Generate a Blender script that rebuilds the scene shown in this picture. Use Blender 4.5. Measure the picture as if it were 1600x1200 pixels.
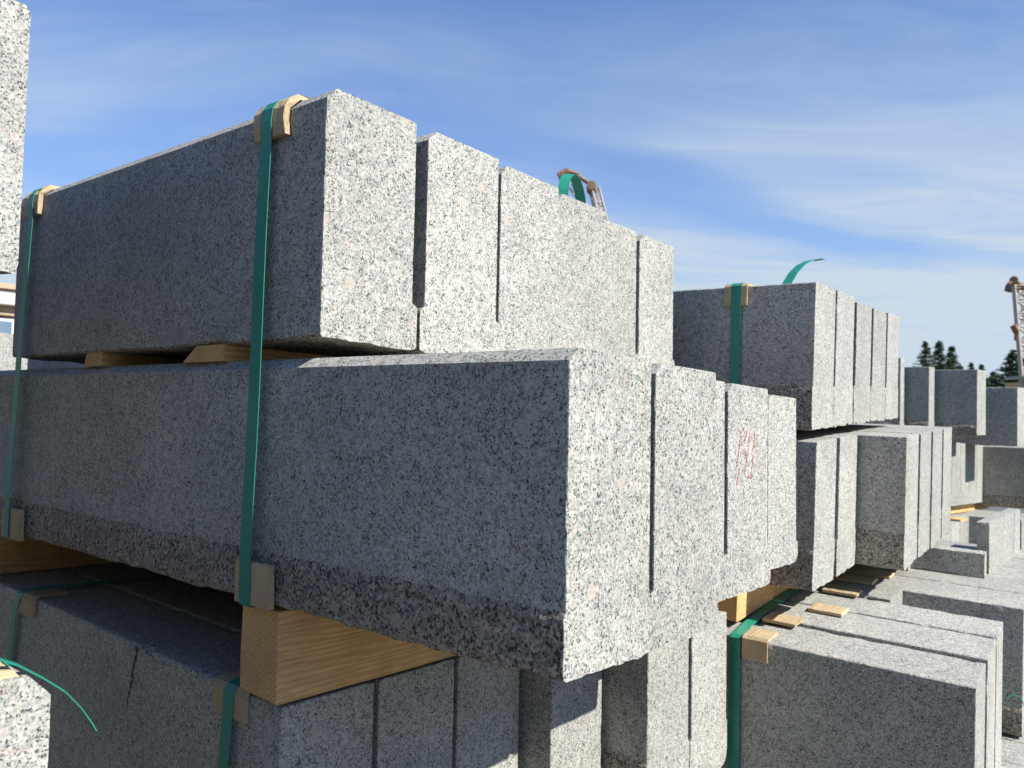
import bpy, bmesh, math, random
from mathutils import Vector, Matrix, noise

# ------------------------------------------------------------------ camera, sky, sun, exposure
scn = bpy.context.scene
for o in list(bpy.data.objects): bpy.data.objects.remove(o)
C = scn.collection
CAM = Vector((0, 0, 1.6))
cd = bpy.data.cameras.new('camera'); cam = bpy.data.objects.new('camera', cd); C.objects.link(cam)
cd.sensor_width = 36; cd.lens = 1289 / 1600 * 36; cd.clip_start = .01; cd.clip_end = 3000
cX = Vector((.99982, -.00066, .01899)); cZ = Vector((0, -.99939, -.03489))
cY = cZ.cross(cX).normalized(); cX = cY.cross(cZ).normalized()
mw = Matrix((cX, cY, cZ)).transposed().to_4x4(); mw.translation = CAM
cam.matrix_world = mw; scn.camera = cam
cd.dof.use_dof = True; cd.dof.focus_distance = 1.05; cd.dof.aperture_fstop = 12.0

SUN = Vector((.830, -.558, 0)).normalized() * math.cos(math.radians(40.5)) + Vector((0, 0, math.sin(math.radians(40.5))))
sd = bpy.data.lights.new('sun', 'SUN'); sd.energy = 5.0; sd.angle = math.radians(.53); sd.color = (1, .972, .94)
sun = bpy.data.objects.new('sun', sd); C.objects.link(sun)
sun.rotation_euler = SUN.to_track_quat('Z', 'Y').to_euler()

W = bpy.data.worlds.new('World'); scn.world = W; W.use_nodes = True
nt = W.node_tree; N = nt.nodes; Lk = nt.links; N.clear()
def nd(nt, typ, **kw):
    n = nt.nodes.new(typ)
    for k, v in kw.items():
        if k in ('inp',):
            for a, b in v.items(): n.inputs[a].default_value = b
        else: setattr(n, k, v)
    return n
sky = nd(nt, 'ShaderNodeTexSky', sky_type='NISHITA', sun_disc=False)
sky.sun_elevation = math.radians(40.5); sky.sun_rotation = math.atan2(SUN.x, SUN.y)
sky.altitude = 100; sky.air_density = 1.0; sky.dust_density = .15; sky.ozone_density = 2.2
SKYLOC = (0.3, 1.3, 0)
tc = nd(nt, 'ShaderNodeTexCoord')
# thin cirrus: direction projected on a high flat layer, two scales of streaked noise
sep = nd(nt, 'ShaderNodeSeparateXYZ'); Lk.new(tc.outputs['Generated'], sep.inputs[0])
zc = nd(nt, 'ShaderNodeMath', operation='MAXIMUM', inp={1: .02}); Lk.new(sep.outputs['Z'], zc.inputs[0])
za = nd(nt, 'ShaderNodeMath', operation='ADD', inp={1: .12}); Lk.new(zc.outputs[0], za.inputs[0])
px = nd(nt, 'ShaderNodeMath', operation='DIVIDE'); Lk.new(sep.outputs['X'], px.inputs[0]); Lk.new(za.outputs[0], px.inputs[1])
py = nd(nt, 'ShaderNodeMath', operation='DIVIDE'); Lk.new(sep.outputs['Y'], py.inputs[0]); Lk.new(za.outputs[0], py.inputs[1])
cmb = nd(nt, 'ShaderNodeCombineXYZ'); Lk.new(px.outputs[0], cmb.inputs[0]); Lk.new(py.outputs[0], cmb.inputs[1])
mp = nd(nt, 'ShaderNodeMapping'); mp.inputs['Rotation'].default_value = (0, 0, math.radians(38)); mp.inputs['Scale'].default_value = (.8, 1.5, 1); mp.inputs['Location'].default_value = SKYLOC
Lk.new(cmb.outputs[0], mp.inputs[0])
n1 = nd(nt, 'ShaderNodeTexNoise', inp={'Scale': .42, 'Detail': 4, 'Roughness': .45, 'Distortion': .9}); Lk.new(mp.outputs[0], n1.inputs['Vector'])
mp2 = nd(nt, 'ShaderNodeMapping'); mp2.inputs['Rotation'].default_value = (0, 0, math.radians(30)); mp2.inputs['Scale'].default_value = (.6, 1.7, 1)
Lk.new(cmb.outputs[0], mp2.inputs[0])
n2 = nd(nt, 'ShaderNodeTexNoise', inp={'Scale': 1.9, 'Detail': 8, 'Roughness': .58, 'Distortion': .8}); Lk.new(mp2.outputs[0], n2.inputs['Vector'])
r1 = nd(nt, 'ShaderNodeMapRange', inp={1: .33, 2: .54, 3: 0, 4: 1}, interpolation_type='SMOOTHSTEP'); Lk.new(n1.outputs['Fac'], r1.inputs[0])
r2 = nd(nt, 'ShaderNodeMapRange', inp={1: .30, 2: .75, 3: .30, 4: 1}); Lk.new(n2.outputs['Fac'], r2.inputs[0])
mu = nd(nt, 'ShaderNodeMath', operation='MULTIPLY'); Lk.new(r1.outputs[0], mu.inputs[0]); Lk.new(r2.outputs[0], mu.inputs[1])
# whitish veil thickening towards the horizon
vz = nd(nt, 'ShaderNodeMapRange', inp={1: .0, 2: .50, 3: 1, 4: .0}); Lk.new(sep.outputs['Z'], vz.inputs[0])
ca = nd(nt, 'ShaderNodeMapRange', inp={1: 0, 2: 1, 3: .17, 4: 1.15}); Lk.new(vz.outputs[0], ca.inputs[0])
mx = nd(nt, 'ShaderNodeMath', operation='MULTIPLY'); Lk.new(mu.outputs[0], mx.inputs[0]); Lk.new(ca.outputs[0], mx.inputs[1])
ad = nd(nt, 'ShaderNodeMath', operation='ADD', use_clamp=True); Lk.new(mx.outputs[0], ad.inputs[0])
vm = nd(nt, 'ShaderNodeMath', operation='MULTIPLY', inp={1: .72}); Lk.new(vz.outputs[0], vm.inputs[0]); Lk.new(vm.outputs[0], ad.inputs[1])
cm = nd(nt, 'ShaderNodeMix', data_type='RGBA'); cm.inputs[7].default_value = (4.0, 4.75, 5.5, 1)
Lk.new(ad.outputs[0], cm.inputs[0])
SKYTINT = nd(nt, 'ShaderNodeMix', data_type='RGBA', blend_type='MULTIPLY'); SKYTINT.inputs[0].default_value = 1; SKYTINT.inputs[7].default_value = (.31, .68, 1.17, 1)
Lk.new(sky.outputs[0], SKYTINT.inputs[6]); Lk.new(SKYTINT.outputs[2], cm.inputs[6])
bg = nd(nt, 'ShaderNodeBackground', inp={'Strength': .083}); Lk.new(cm.outputs[2], bg.inputs[0])
wo = nd(nt, 'ShaderNodeOutputWorld'); Lk.new(bg.outputs[0], wo.inputs[0])

vs = scn.view_settings; vs.view_transform = 'Standard'; vs.look = 'None'; vs.gamma = 1; vs.use_curve_mapping = False; vs.exposure = .84

# ------------------------------------------------------------------ materials
def newmat(name, rough=.8, spec=.3):
    m = bpy.data.materials.new(name); m.use_nodes = True
    b = m.node_tree.nodes['Principled BSDF']; b.inputs['Roughness'].default_value = rough
    b.inputs['Specular IOR Level'].default_value = spec
    return m, m.node_tree, b
def coords(nt, scale=(1, 1, 1), rnd=True):
    t = nd(nt, 'ShaderNodeTexCoord'); mp = nd(nt, 'ShaderNodeMapping'); mp.inputs['Scale'].default_value = scale
    if rnd:
        oi = nd(nt, 'ShaderNodeObjectInfo'); s = nd(nt, 'ShaderNodeMath', operation='MULTIPLY', inp={1: 37.0}); nt.links.new(oi.outputs['Random'], s.inputs[0])
        a = nd(nt, 'ShaderNodeVectorMath', operation='ADD'); nt.links.new(t.outputs['Object'], a.inputs[0]); nt.links.new(s.outputs[0], a.inputs[1])
        nt.links.new(a.outputs[0], mp.inputs[0])
    else: nt.links.new(t.outputs['Object'], mp.inputs[0])
    return mp.outputs[0]
def ramp(nt, stops, interp='LINEAR'):
    r = nd(nt, 'ShaderNodeValToRGB'); e = r.color_ramp; e.interpolation = interp
    while len(e.elements) < len(stops): e.elements.new(.5)
    for el, (p, c) in zip(e.elements, stops):
        el.position = p; el.color = (c[0], c[1], c[2], 1) if not isinstance(c, (int, float)) else (c, c, c, 1)
    return r

def granite(name, rough_split=False, dust=0.0, K=1.0):
    m, nt, b = newmat(name, .72 if not rough_split else .85, .35)
    L = nt.links
    v = coords(nt)
    # wobble the coordinates so that the crystals are not round cells
    wn = nd(nt, 'ShaderNodeTexNoise', inp={'Scale': 330 * K, 'Detail': 2, 'Roughness': .6}); L.new(v, wn.inputs['Vector'])
    ws = nd(nt, 'ShaderNodeVectorMath', operation='SCALE', inp={'Scale': .0045 / K}); 
    wc = nd(nt, 'ShaderNodeVectorMath', operation='SUBTRACT'); wc.inputs[1].default_value = (.5, .5, .5)
    L.new(wn.outputs['Color'], wc.inputs[0]); L.new(wc.outputs[0], ws.inputs[0])
    wv = nd(nt, 'ShaderNodeVectorMath', operation='ADD'); L.new(v, wv.inputs[0]); L.new(ws.outputs[0], wv.inputs[1])
    # crystal patches: white, cream and pinkish feldspar, grey-green quartz
    vo = nd(nt, 'ShaderNodeTexVoronoi', inp={'Scale': 235 * K}); L.new(wv.outputs[0], vo.inputs['Vector'])
    sp = nd(nt, 'ShaderNodeSeparateColor'); L.new(vo.outputs['Color'], sp.inputs[0])
    if rough_split:
        st = [(0, (.31, .295, .27)), (.30, (.43, .39, .345)), (.55, (.52, .47, .415)), (.78, (.53, .44, .37)), (.86, (.60, .55, .49))]
    else:
        st = [(0, (.40, .43, .425)), (.20, (.47, .485, .475)), (.42, (.53, .53, .51)), (.70, (.565, .56, .54)), (.90, (.555, .50, .465)), (.95, (.60, .595, .57))]
    rp = ramp(nt, st, 'CONSTANT'); L.new(sp.outputs['Red'], rp.inputs[0])
    # a second, finer family of greyer grains
    v2 = nd(nt, 'ShaderNodeTexVoronoi', inp={'Scale': 430 * K}); L.new(wv.outputs[0], v2.inputs['Vector'])
    sp2 = nd(nt, 'ShaderNodeSeparateColor'); L.new(v2.outputs['Color'], sp2.inputs[0])
    g2 = ramp(nt, [(0, .70), (.20, .84), (.45, .98), (.8, 1.07)], 'CONSTANT'); L.new(sp2.outputs['Green'], g2.inputs[0])
    pm = nd(nt, 'ShaderNodeMix', data_type='RGBA', blend_type='MULTIPLY'); pm.inputs[0].default_value = 1
    L.new(rp.outputs[0], pm.inputs[6]); L.new(g2.outputs[0], pm.inputs[7])
    # biotite: small near black flakes that bunch up
    cl = nd(nt, 'ShaderNodeTexNoise', inp={'Scale': 75 * K, 'Detail': 4, 'Roughness': .65}); L.new(v, cl.inputs['Vector'])
    cr = nd(nt, 'ShaderNodeMapRange', inp={1: .3, 2: .7, 3: -.16, 4: .16}); L.new(cl.outputs['Fac'], cr.inputs[0])
    v3 = nd(nt, 'ShaderNodeTexVoronoi', inp={'Scale': (380 if rough_split else 600) * K}); L.new(wv.outputs[0], v3.inputs['Vector'])
    sp3 = nd(nt, 'ShaderNodeSeparateColor'); L.new(v3.outputs['Color'], sp3.inputs[0])
    s1 = nd(nt, 'ShaderNodeMath', operation='ADD'); L.new(sp3.outputs['Blue'], s1.inputs[0]); L.new(cr.outputs[0], s1.inputs[1])
    lo, hi = (.17, .28) if rough_split else (.11, .20)
    fk = ramp(nt, [(0, 1.0), (lo, .93), (lo + .001, .55), (hi, .0)], 'CONSTANT'); L.new(s1.outputs[0], fk.inputs[0])
    fm = nd(nt, 'ShaderNodeMix', data_type='RGBA'); fm.inputs[7].default_value = (.062, .075, .076, 1) if not rough_split else (.06, .058, .055, 1)
    L.new(fk.outputs[0], fm.inputs[0]); L.new(pm.outputs[2], fm.inputs[6])
    # single large feldspar crystals
    v4 = nd(nt, 'ShaderNodeTexVoronoi', inp={'Scale': 24 * K}); L.new(wv.outputs[0], v4.inputs['Vector'])
    sp4 = nd(nt, 'ShaderNodeSeparateColor'); L.new(v4.outputs['Color'], sp4.inputs[0])
    d4 = nd(nt, 'ShaderNodeMapRange', inp={1: .16, 2: .20, 3: 1, 4: 0}); L.new(v4.outputs['Distance'], d4.inputs[0])
    g4 = nd(nt, 'ShaderNodeMapRange', inp={1: .74, 2: .76, 3: 0, 4: .75}); L.new(sp4.outputs['Red'], g4.inputs[0])
    m4 = nd(nt, 'ShaderNodeMath', operation='MULTIPLY'); L.new(d4.outputs[0], m4.inputs[0]); L.new(g4.outputs[0], m4.inputs[1])
    fm0 = fm; fm = nd(nt, 'ShaderNodeMix', data_type='RGBA'); fm.inputs[7].default_value = (.53, .475, .43, 1)
    L.new(m4.outputs[0], fm.inputs[0]); L.new(fm0.outputs[2], fm.inputs[6])
    # cloudy tone changes, faint vertical water marks / dust
    ln = nd(nt, 'ShaderNodeTexNoise', inp={'Scale': 7, 'Detail': 7, 'Roughness': .62, 'Distortion': .6}); L.new(v, ln.inputs['Vector'])
    lr = nd(nt, 'ShaderNodeMapRange', inp={1: .3, 2: .7, 3: .84, 4: 1.10}); L.new(ln.outputs['Fac'], lr.inputs[0])
    oi = nd(nt, 'ShaderNodeObjectInfo'); orr = nd(nt, 'ShaderNodeMapRange', inp={1: 0, 2: 1, 3: .90, 4: 1.06}); L.new(oi.outputs['Random'], orr.inputs[0])
    mm = nd(nt, 'ShaderNodeMath', operation='MULTIPLY'); L.new(lr.outputs[0], mm.inputs[0]); L.new(orr.outputs[0], mm.inputs[1])
    fin = nd(nt, 'ShaderNodeVectorMath', operation='SCALE'); L.new(fm.outputs[2], fin.inputs[0]); L.new(mm.outputs[0], fin.inputs['Scale'])
    wt = nd(nt, 'ShaderNodeVectorMath', operation='MULTIPLY'); wt.inputs[1].default_value = (.78, .75, .67); L.new(fin.outputs[0], wt.inputs[0])
    L.new(wt.outputs[0], b.inputs['Base Color'])
    # relief
    bn = nd(nt, 'ShaderNodeTexNoise', inp={'Scale': 420 if not rough_split else 150, 'Detail': 4 if not rough_split else 6, 'Roughness': .6 if not rough_split else .7}); L.new(v, bn.inputs['Vector'])
    bp = nd(nt, 'ShaderNodeBump', inp={'Strength': .35 if not rough_split else .9, 'Distance': .0008 if not rough_split else .0035}); L.new(bn.outputs['Fac'], bp.inputs['Height'])
    if not rough_split:   # saw lines
        wv2 = nd(nt, 'ShaderNodeTexWave', wave_type='BANDS', bands_direction='Z', inp={'Scale': 55, 'Distortion': 6, 'Detail': 3, 'Detail Scale': .6}); L.new(v, wv2.inputs['Vector'])
        b2 = nd(nt, 'ShaderNodeBump', inp={'Strength': .12, 'Distance': .0006}); L.new(wv2.outputs['Fac'], b2.inputs['Height']); L.new(bp.outputs[0], b2.inputs['Normal'])
        L.new(b2.outputs[0], b.inputs['Normal'])
    else: L.new(bp.outputs[0], b.inputs['Normal'])
    return m
M_SAW = granite('granite_sawn'); M_SPLIT = granite('granite_split', True)

def wood(name, c1, c2, c3, sc=1.0, fine=1.0):
    m, nt, b = newmat(name, .75, .2); L = nt.links
    v = coords(nt, (.10, 1, 1))
    dn = nd(nt, 'ShaderNodeTexNoise', inp={'Scale': 14, 'Detail': 3}); L.new(v, dn.inputs['Vector'])
    dv = nd(nt, 'ShaderNodeVectorMath', operation='SCALE', inp={'Scale': .035}); L.new(dn.outputs['Color'], dv.inputs[0])
    av = nd(nt, 'ShaderNodeVectorMath', operation='ADD'); L.new(v, av.inputs[0]); L.new(dv.outputs[0], av.inputs[1])
    w = nd(nt, 'ShaderNodeTexWave', wave_type='RINGS', rings_direction='X', inp={'Scale': 64 * sc, 'Distortion': 7, 'Detail': 6, 'Detail Scale': .8, 'Detail Roughness': .6}); L.new(av.outputs[0], w.inputs['Vector'])
    r = ramp(nt, [(0, c1), (.55, c2), (1, c3)]); L.new(w.outputs['Fac'], r.inputs[0])
    fn = nd(nt, 'ShaderNodeTexNoise', inp={'Scale': 260 * fine, 'Detail': 4, 'Roughness': .7}); L.new(v, fn.inputs['Vector'])
    fr = nd(nt, 'ShaderNodeMapRange', inp={1: .3, 2: .7, 3: .8, 4: 1.12}); L.new(fn.outputs['Fac'], fr.inputs[0])
    big = nd(nt, 'ShaderNodeTexNoise', inp={'Scale': 11, 'Detail': 3}); L.new(coords(nt), big.inputs['Vector'])
    br = nd(nt, 'ShaderNodeMapRange', inp={1: .35, 2: .65, 3: .82, 4: 1.1}); L.new(big.outputs['Fac'], br.inputs[0])
    mm = nd(nt, 'ShaderNodeMath', operation='MULTIPLY'); L.new(fr.outputs[0], mm.inputs[0]); L.new(br.outputs[0], mm.inputs[1])
    f = nd(nt, 'ShaderNodeVectorMath', operation='SCALE'); L.new(r.outputs[0], f.inputs[0]); L.new(mm.outputs[0], f.inputs['Scale'])
    L.new(f.outputs[0], b.inputs['Base Color'])
    bp = nd(nt, 'ShaderNodeBump', inp={'Strength': .4, 'Distance': .0008}); L.new(fn.outputs['Fac'], bp.inputs['Height']); L.new(bp.outputs[0], b.inputs['Normal'])
    return m
M_BEAM = wood('pine_beam', (.53, .31, .12), (.60, .365, .15), (.64, .40, .175))
M_FIBRE = wood('fibreboard', (.45, .335, .19), (.47, .355, .205), (.485, .37, .22), .6, 1.6)
def flat(name, col, rough=.6, spec=.3, var=.12, sc=40, bump=0.0):
    m, nt, b = newmat(name, rough, spec); L = nt.links
    n = nd(nt, 'ShaderNodeTexNoise', inp={'Scale': sc, 'Detail': 5, 'Roughness': .65}); L.new(coords(nt), n.inputs['Vector'])
    r = nd(nt, 'ShaderNodeMapRange', inp={1: .3, 2: .7, 3: 1 - var, 4: 1 + var}); L.new(n.outputs['Fac'], r.inputs[0])
    s = nd(nt, 'ShaderNodeVectorMath', operation='SCALE'); s.inputs[0].default_value = col; L.new(r.outputs[0], s.inputs['Scale'])
    L.new(s.outputs[0], b.inputs['Base Color'])
    if bump:
        bp = nd(nt, 'ShaderNodeBump', inp={'Strength': .6, 'Distance': bump}); L.new(n.outputs['Fac'], bp.inputs['Height']); L.new(bp.outputs[0], b.inputs['Normal'])
    return m
M_STRAP = flat('green_strap', (.014, .205, .135), .48, .5, .1, 90)
M_RED = flat('red_marker', (.42, .10, .09), .8, .1, .3, 300)
M_DARK = flat('dark_crack', (.06, .058, .054), .9, .1, .3, 200)
M_RUST = flat('rust_scratch', (.28, .13, .05), .9, .1, .3, 200)
M_GROUND = flat('crushed_stone', (.13, .125, .115), .95, .1, .25, 3.0, .02)
M_STEEL = flat('pale_steel', (.36, .32, .27), .55, .4, .2, 6)
M_RUSTY = flat('rusty_steel', (.20, .12, .065), .7, .3, .35, 9)
M_YEL = flat('cab_paint', (.45, .33, .12), .5, .4, .2, 5)
M_WALL = flat('plaster', (.62, .56, .46), .9, .1, .1, 2)
M_ROOF = flat('roof_sheet', (.42, .31, .2), .7, .2, .15, 2)
M_GLASS = flat('window_glass', (.12, .17, .22), .12, .6, .05, 2)
M_FRAME = flat('window_frame', (.7, .7, .68), .6, .3, .05, 5)
M_BARK = flat('bark', (.11, .08, .055), .95, .1, .3, 14)
M_NEEDLE = flat('needles', (.030, .058, .030), .8, .2, .4, 1.2)
M_NEEDLE2 = flat('needles_light', (.052, .085, .042), .8, .2, .4, 1.2)

# ------------------------------------------------------------------ frames measured for each row of stacks
class Frame:
    def __init__(s, P, d2, d1, u, k=1.0):
        s.k = k; s.P = Vector(P); s.x = Vector(d2).normalized(); s.y = Vector(d1).normalized(); s.z = Vector(u).normalized()
    def at(s, x, y, z): return s.P + s.k * (x * s.x + y * s.y + z * s.z)
    def vec(s, x, y, z): return s.k * (x * s.x + y * s.y + z * s.z)
FA = Frame((.05191, .74841, 1.64923), (.62769, .77798, -.02723), (-.77847, .62767, .00175), (.0001, .01745, .99985))
FC = Frame(FA.at(.0068, .4216, -.412), FA.x, FA.vec(.045, 1, 0), FA.z)
FR = Frame((.59032 * 1.07, 1.60419 * 1.07, 1.6 + .26754 * 1.07), (.57676, .81630, .03185), (-.77877, .62696, .02072), (.02767, .01742, .99947), 1.07)
FS = Frame((0, 0, 0), (.659, .752, .015), (-.80, .60, .004), (.012, .010, .9999))

def tag(o, label=None, cat=None, group=None, kind=None):
    if label: o['label'] = label
    if cat: o['category'] = cat
    if group: o['group'] = group
    if kind: o['kind'] = kind
    elif label and o.parent is None: o['kind'] = 'thing'
    return o
WM = {}
def rotof(fr):
    if not fr: return Matrix.Identity(3)
    x = fr.x.normalized(); y = (fr.y - x * fr.y.dot(x)).normalized(); z = x.cross(y)
    return Matrix((x, y, z)).transposed()
def place(o, R, loc, parent=None):
    w = R.to_4x4(); w.translation = Vector(loc); WM[o.name] = w
    if parent is not None:
        o.parent = parent; o.matrix_basis = WM[parent.name].inverted() @ w
    else: o.matrix_basis = w
def mkobj(name, verts, faces, mats, fr=None, origin=None, mi=None, parent=None, smooth=False):
    """verts local to origin; with a frame they are (x,y,z) in that frame"""
    me = bpy.data.meshes.new(name); R = rotof(fr); Ri = R.transposed()
    if fr: verts = [Ri @ fr.vec(*v) for v in verts]
    me.from_pydata([tuple(v) for v in verts], [], faces)
    for m in (mats if isinstance(mats, (list, tuple)) else [mats]): me.materials.append(m)
    if mi: me.polygons.foreach_set('material_index', mi)
    if smooth is True: me.polygons.foreach_set('use_smooth', [True] * len(me.polygons))
    elif smooth: me.polygons.foreach_set('use_smooth', smooth)
    me.update()
    o = bpy.data.objects.new(name, me); C.objects.link(o)
    place(o, R, origin if origin is not None else (0, 0, 0), parent)
    return o
def nz(x, y, z, s): return noise.fractal(Vector((x * s, y * s, z * s)), .9, 2.1, 4)

# ------------------------------------------------------------------ granite kerbstone
def subdiv(pts, step):
    out = []
    for (a, fa), (b, fb) in zip(pts, pts[1:] + pts[:1]):
        n = max(1, int(math.ceil(math.hypot(b[0] - a[0], b[1] - a[1]) / step)))
        for i in range(n):
            t = i / n; out.append(((a[0] + (b[0] - a[0]) * t, a[1] + (b[1] - a[1]) * t), fa))
    return out
def kerb(label, fr, x, y, z, w, h, L, cl=None, cr=None, band=.065, bl=True, br=True, proud=.006, rbr=0.0, fine=.007, seed=0, chip=.0006, pleft=None, group='granite kerbstones stacked in strapped packs', amp=1.0, name='granite_kerb', back=None):
    """x,y,z = lower left front corner; flags: 0 sawn face, 1 split face. A split band runs along the foot."""
    e = .0016
    P = []
    pl = (proud if pleft is None else pleft) if bl else 0; pr = proud if br else 0
    P.append(((-pl, .003), 1 if bl else 0))
    if bl: P.append(((-pl, band - .005), 1)); P.append(((0, band), 0))
    if cl: P += [((0, h - cl[1]), 0), ((cl[0], h), 0)]
    else: P += [((0, h - e), 0), ((e, h), 0)]
    if cr: P += [((w - cr[0], h), 0), ((w, h - cr[1]), 0)]
    else: P += [((w - e, h), 0), ((w, h - e), 0)]
    if br: P += [((w, band), 1), ((w + pr, band - .005), 1)]
    if rbr:
        for k in range(5):
            a = k / 4 * math.pi / 2
            P.append(((w + pr - rbr + rbr * math.cos(a), rbr - rbr * math.sin(a)), 1))
    else: P.append(((w + pr, .003), 1))
    P.append(((w + pr - .006 - rbr, 0), 1)); P.append(((.003, 0), 1))
    pts = subdiv(P, fine)
    ys = [0, .0014]; d = fine; q = .0014
    while q < L - .02:
        q += d; ys.append(min(q, L - .004)); d = min(d * 1.035, .03 + fine)
    if ys[-1] < L - .003: ys.append(L - .002)
    ys.append(L)
    n = len(pts); verts = []; S = seed * 13.7
    cx, cz = w / 2, h / 2
    for j, yy in enumerate(ys):
        for (px_, pz_), f in pts:
            a = 0.0
            rough = (pz_ < band and (px_ < .001 and bl or px_ > w - .001 and br)) or pz_ < .0031
            if rough:
                r = nz(px_ + S, yy, pz_, 38) * .0042 + nz(px_ + S, yy, pz_ + 3, 9) * .005
                r *= amp
                if px_ < w * .5 and pleft is not None and pz_ > .0031: r = r * .40 + .0005
                dx = (-1 if px_ < w * .5 else 1) * (r if pz_ > .0031 or px_ < .002 or px_ > w - .002 else 0)
                if not bl and px_ < w * .5: dx = max(0, -dx) * .5
                dz = (r * .9 if pz_ < .0035 else 0)
                if abs(pz_ - band) < .006 and band > .02: dz += nz(px_ * 2 + S, yy, 4, 30) * .005
                X, Z = px_ + dx, pz_ + dz
            else:
                cn = nz(px_ + S, yy + 5, pz_, 60)
                # chips only where the surface turns (arris)
                near = min(abs(px_), abs(px_ - w)) < .003 and (abs(pz_ - h) < .004 or yy < .001)
                X, Z = px_, pz_
                if abs(pz_ - band) < .0005 and band > .02 and (bl or br): Z += nz(px_ * 2 + S, yy, 4, 30) * .005
                if yy < .001 or near:
                    big = noise.noise(Vector((px_ * 30 + S, yy * 30, pz_ * 30 + 7)))
                    k = chip * (.35 + max(0, cn) * 1.6 + max(0, big - .38) * 16)
                    X += (k if px_ < cx else -k) if (px_ < .002 or px_ > w - .002) else 0
                    Z -= k if pz_ > h - .004 else 0
                    if yy < .001 and (px_ > .002 and px_ < w - .002) and pz_ < h - .004 and pz_ > .0031:
                        pass
            verts.append((X, yy, Z))
    faces = []; mi = []; sm = []
    for j in range(len(ys) - 1):
        for i in range(n):
            k = (i + 1) % n
            faces.append((j * n + i, j * n + k, (j + 1) * n + k, (j + 1) * n + i)); f = pts[i][1]; mi.append(f); sm.append(f == 1)
    faces.append(tuple(range(n - 1, -1, -1))); mi.append(0); sm.append(False)
    b0 = (len(ys) - 1) * n
    faces.append(tuple(b0 + i for i in range(n))); mi.append(0); sm.append(False)
    o = mkobj(name, verts, faces, [M_SAW, M_SPLIT], fr, fr.at(x, y, z), mi, None, sm)
    tag(o, label, 'kerbstone', group)
    return o

CH = (.0150, .0155)
GA = 'kerbstones of the upper left pack'; GB = 'kerbstones of the middle left pack'; GC = 'kerbstones of the lower left pack'
# upper pack (six stones, six end faces in the sun)
A = [(0, .3605, 'shaded long kerbstone of the top left pack, with the near green strap, highest of all'),
     (.1735, .361, 'second sunlit kerb end of the top pack, right of the widest dark saw slot'),
     (.342, .371, 'third sunlit kerb end of the top left pack, right of the long narrow slot'),
     (.509, .384, 'fourth kerb end of the top pack, directly under the green strap hoop'),
     (.675, .412, 'fifth kerb end of the top pack, between the hoop and the last thin slot'),
     (.832, .412, 'last kerb of the top left pack, at its right edge past the thin slot')]
for i, (x, y, lb) in enumerate(A):
    kerb(lb, FA, x, y, .035, .150 if i < 4 else .144, .3065, 1.275 - .36, CH, None, .062, i > 0, i < 5 or True, .0088, 0, .0085, 1 + i, group=GA, amp=.55)
B = [(0, 0, 2.0, 'dark long kerbstone with rough split foot resting on the beam, its corner nearest the camera'),
     (.165, .003, 1.9, 'second sunlit kerb end of the middle pack, right of the deep dark slot'),
     (.325, .062, 1.9, 'kerbstone of the middle pack mostly hidden behind the second end, only a sliver showing'),
     (.487, .0655, 1.9, 'kerbstone end with red handwritten marks in the middle pack'),
     (.642, .122, 1.8, 'kerbstone of the middle pack hidden behind the red marked one, only a sliver showing'),
     (.778, .1225, 1.8, 'rightmost kerb end of the middle pack with a rounded lower corner')]
stB = []
for i, (x, y, L, lb) in enumerate(B):
    stB.append(kerb(lb, FA, x, y, -.290, (.150, .148, .143, .145, .124, .135)[i], .3025, L, (.0145, .0125), None, .062 if i != 5 else .04, True, True, .0070 if i == 0 else .0095, .022 if i == 5 else 0, .006 if i < 2 else .009, 11 + i, group=GB, amp=.7, pleft=.0012 if i == 0 else None))
Cc = [(0, 0, 'shaded lower kerbstone under the wooden beam, a thin dark crack on its long side'),
      (.159, 0, 'second lower kerb end, under the middle of the beam, in shadow'),
      (.318, 0, 'third lower kerb end, crossed by the slanting shadow edge at the bottom of the picture'),
      (.483, -.0566, 'fourth lower kerb end, standing forward, lit below a dark wedge of shadow'),
      (.648, -.142, 'fifth lower kerb end with wide shaded side, left of a hairline joint'),
      (.808, -.144, 'rightmost lower kerb end with rounded bottom corner beside the far beam')]
for i, (x, y, lb) in enumerate(Cc):
    o = kerb(lb, FC, x, y, -.298, .150, .298, 1.7, None, None, .09 if i > 3 else .05, i > 0, True, .0045 if i < 4 else .0042, .03 if i == 5 else 0, .0085, 21 + i, group=GC, amp=.7, chip=.0016)
    if i == 0: stC = o
# lowest packs down to the ground: seen only in gaps and from other viewpoints
def base_pack(fr, x0, n, y, z, pitch=.165, L=1.6, h=.29, lab='', fine=.03):
    for i in range(n):
        kerb('%s, kerb number %s from its left side' % (lab, ('one', 'two', 'three', 'four', 'five', 'six', 'seven')[i]), fr, x0 + i * pitch, y, z, .15, h, L, None, None, .05, True, True, .005, 0, fine, 300 + i, group='kerbstones of the lowest packs near the ground')

# near left stack: two short bits reaching into the frame
kerb('bright near kerbstone at the upper left edge of the picture, coarse black specks', FA, -.409, .553, .086, .15, .297, 1.2, None, (.006, .008), .0, False, False, 0, 0, .006, 41, group='kerbstones of the near left stack')
kerb('near sunlit kerbstone in the lower left corner under the loose strap tail', FA, -.4515, .3186, -.586, .15, .300, 1.2, None, (.0175, .0185), .05, True, True, .004, 0, .006, 42, group='kerbstones of the near left stack')
kerb('kerbstone left of the near lower left one, outside the frame', FA, -.62, .32, -.586, .15, .300, 1.2, None, None, .05, True, True, .004, 0, .02, 43, group='kerbstones of the near left stack')
for i, x in enumerate((-.68,)):
    kerb('kerbstone between the near left ones, outside the frame', FA, x, .36, -.25, .15, .30, 1.2, None, None, .05, True, True, .004, 0, .02, 44, group='kerbstones of the near left stack')

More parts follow.
